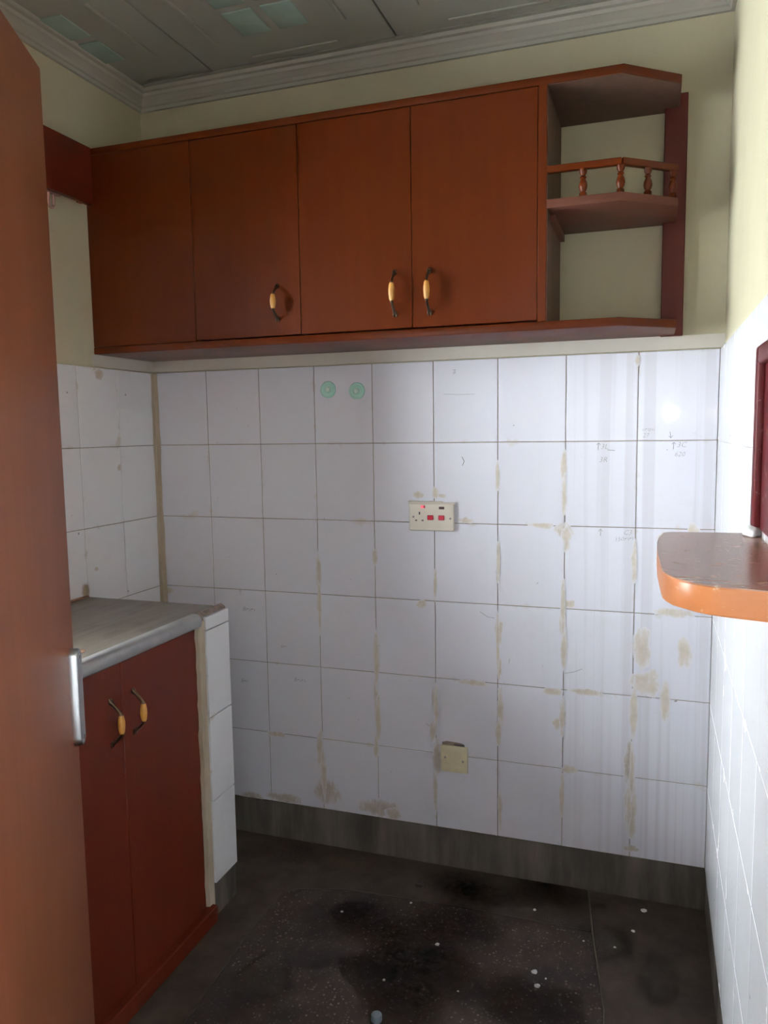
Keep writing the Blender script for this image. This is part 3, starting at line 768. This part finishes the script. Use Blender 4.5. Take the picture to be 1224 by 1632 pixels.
note('C3', 1000, 849, 8); note('150mm', 994, 859, 7, -.1); stroke([[(957, 854), (957, 843)], [(954, 847), (957, 843), (960, 847)]])
note('3L', 963, 712, 9); note('3R', 961, 733, 9); stroke([[(953, 717), (954, 706)], [(951, 709), (954, 706), (957, 709)], [(968, 717), (980, 718)]])
note('3C', 1086, 709, 9); note('620', 1083, 724, 8); stroke([[(1073, 716), (1074, 705)], [(1071, 708), (1074, 705), (1077, 708)]])
note('umpsi', 1033, 684, 6); note('27', 1029, 694, 7); stroke([[(1068, 688), (1069, 698)], [(1066, 695), (1069, 698), (1072, 694)]])
note('8mm', 396, 971, 8); note('8m', 389, 1085, 7); note('8mm', 477, 1084, 7); note('6m', 452, 1030, 6); stroke([[(383, 948), (383, 940)], [(381, 943), (383, 940), (385, 943)]], .0005)
stroke([[(707, 628), (730, 629), (756, 628)]], .0004); stroke([[(811, 1058), (812, 1050)], [(679, 1153), (686, 1158), (692, 1158)], [(765, 975), (777, 983), (788, 985)], [(900, 1073), (915, 1071), (928, 1066)]], .0006)
stroke([[(722, 590), (726, 589), (725, 595), (722, 596), (724, 592)], [(736, 728), (740, 735), (737, 742)]], .0009)

# ------------------------------------------------------------------ bits on the floor
for i, q in enumerate([(590, 1470, 70, 34), (660, 1500, 80, 44), (720, 1470, 70, 36), (610, 1540, 60, 44), (700, 1560, 70, 50), (735, 1410, 60, 22), (760, 1425, 60, 22), (870, 1420, 70, 26), (560, 1455, 40, 20), (640, 1600, 70, 40), (850, 1600, 90, 44)]):
    blob_smear(floor, *q, plane='Z', v=.0006+.00012*i, name='dark_stain', mat=M['stain'], seed=40+i*2.1)
for i, q in enumerate([(960, 1500, 40, 30), (470, 1360, 50, 16), (420, 1560, 50, 40), (900, 1470, 40, 16), (1050, 1560, 30, 40)]):
    blob_smear(floor, *q, plane='Z', v=.0005, name='pale_scuff', mat=M['pale'], seed=70+i*2.1)
for i, (x, y, r) in enumerate([(852, 1549, .0085), (856, 1571, .0082), (1026, 1451, .0095), (852, 1450, .005), (697, 1505, .0065), (1009, 1484, .006), (545, 1453, .005), (655, 1439, .004), (612, 1562, .004), (730, 1580, .003), (930, 1500, .003), (870, 1560, .003), (980, 1510, .004)]):
    c = pix(x, y, 'Z', 0.); bm = bmesh.new()
    n = 12; rim = [bm.verts.new((c.x+r*(1+.35*mnoise.noise(Vector((math.cos(a)*1.5, math.sin(a)*1.5, i*3.3))))*math.cos(a), c.y+r*(1+.35*mnoise.noise(Vector((math.cos(a)*1.5, math.sin(a)*1.5, i*3.3))))*math.sin(a), .0002)) for a in [2*math.pi*k/n for k in range(n)]]
    top = [bm.verts.new(c+(v.co-c)*.7+Vector((0, 0, .0016))) for v in rim]
    bm.faces.new(top)
    for k in range(n): bm.faces.new((rim[k], rim[(k+1) % n], top[(k+1) % n], top[k]))
    link('paint_splat', finish(bm, 'paint_splat', 60), floor, None, M['white'])
c = pix(600, 1622, 'Z', .006)
bm = bmesh.new(); lathe_bm(bm, [(.0135, 0), (.0140, .002), (.0138, .012), (.0125, .0150), (.010, .0142), (0, .0140)], 28, Matrix.Translation((c.x, c.y, 0)))
tag(link('bottle_cap', finish(bm, 'bottle_cap', 40), None, None, M['cap']), 'small grey-blue plastic bottle cap lying on the terrazzo', 'bottle cap')
c = pix(668, 1409, 'Z', .003)
bm = bmesh.new(); lathe_bm(bm, [(.014, 0), (.014, .006), (.011, .008), (.008, .0055), (0, .005)], 24, Matrix.Translation((c.x, c.y, 0)))
tag(link('rubber_plug', finish(bm, 'rubber_plug', 40), None, None, M['black']), 'small black round plug on the floor by the skirting', 'plug')
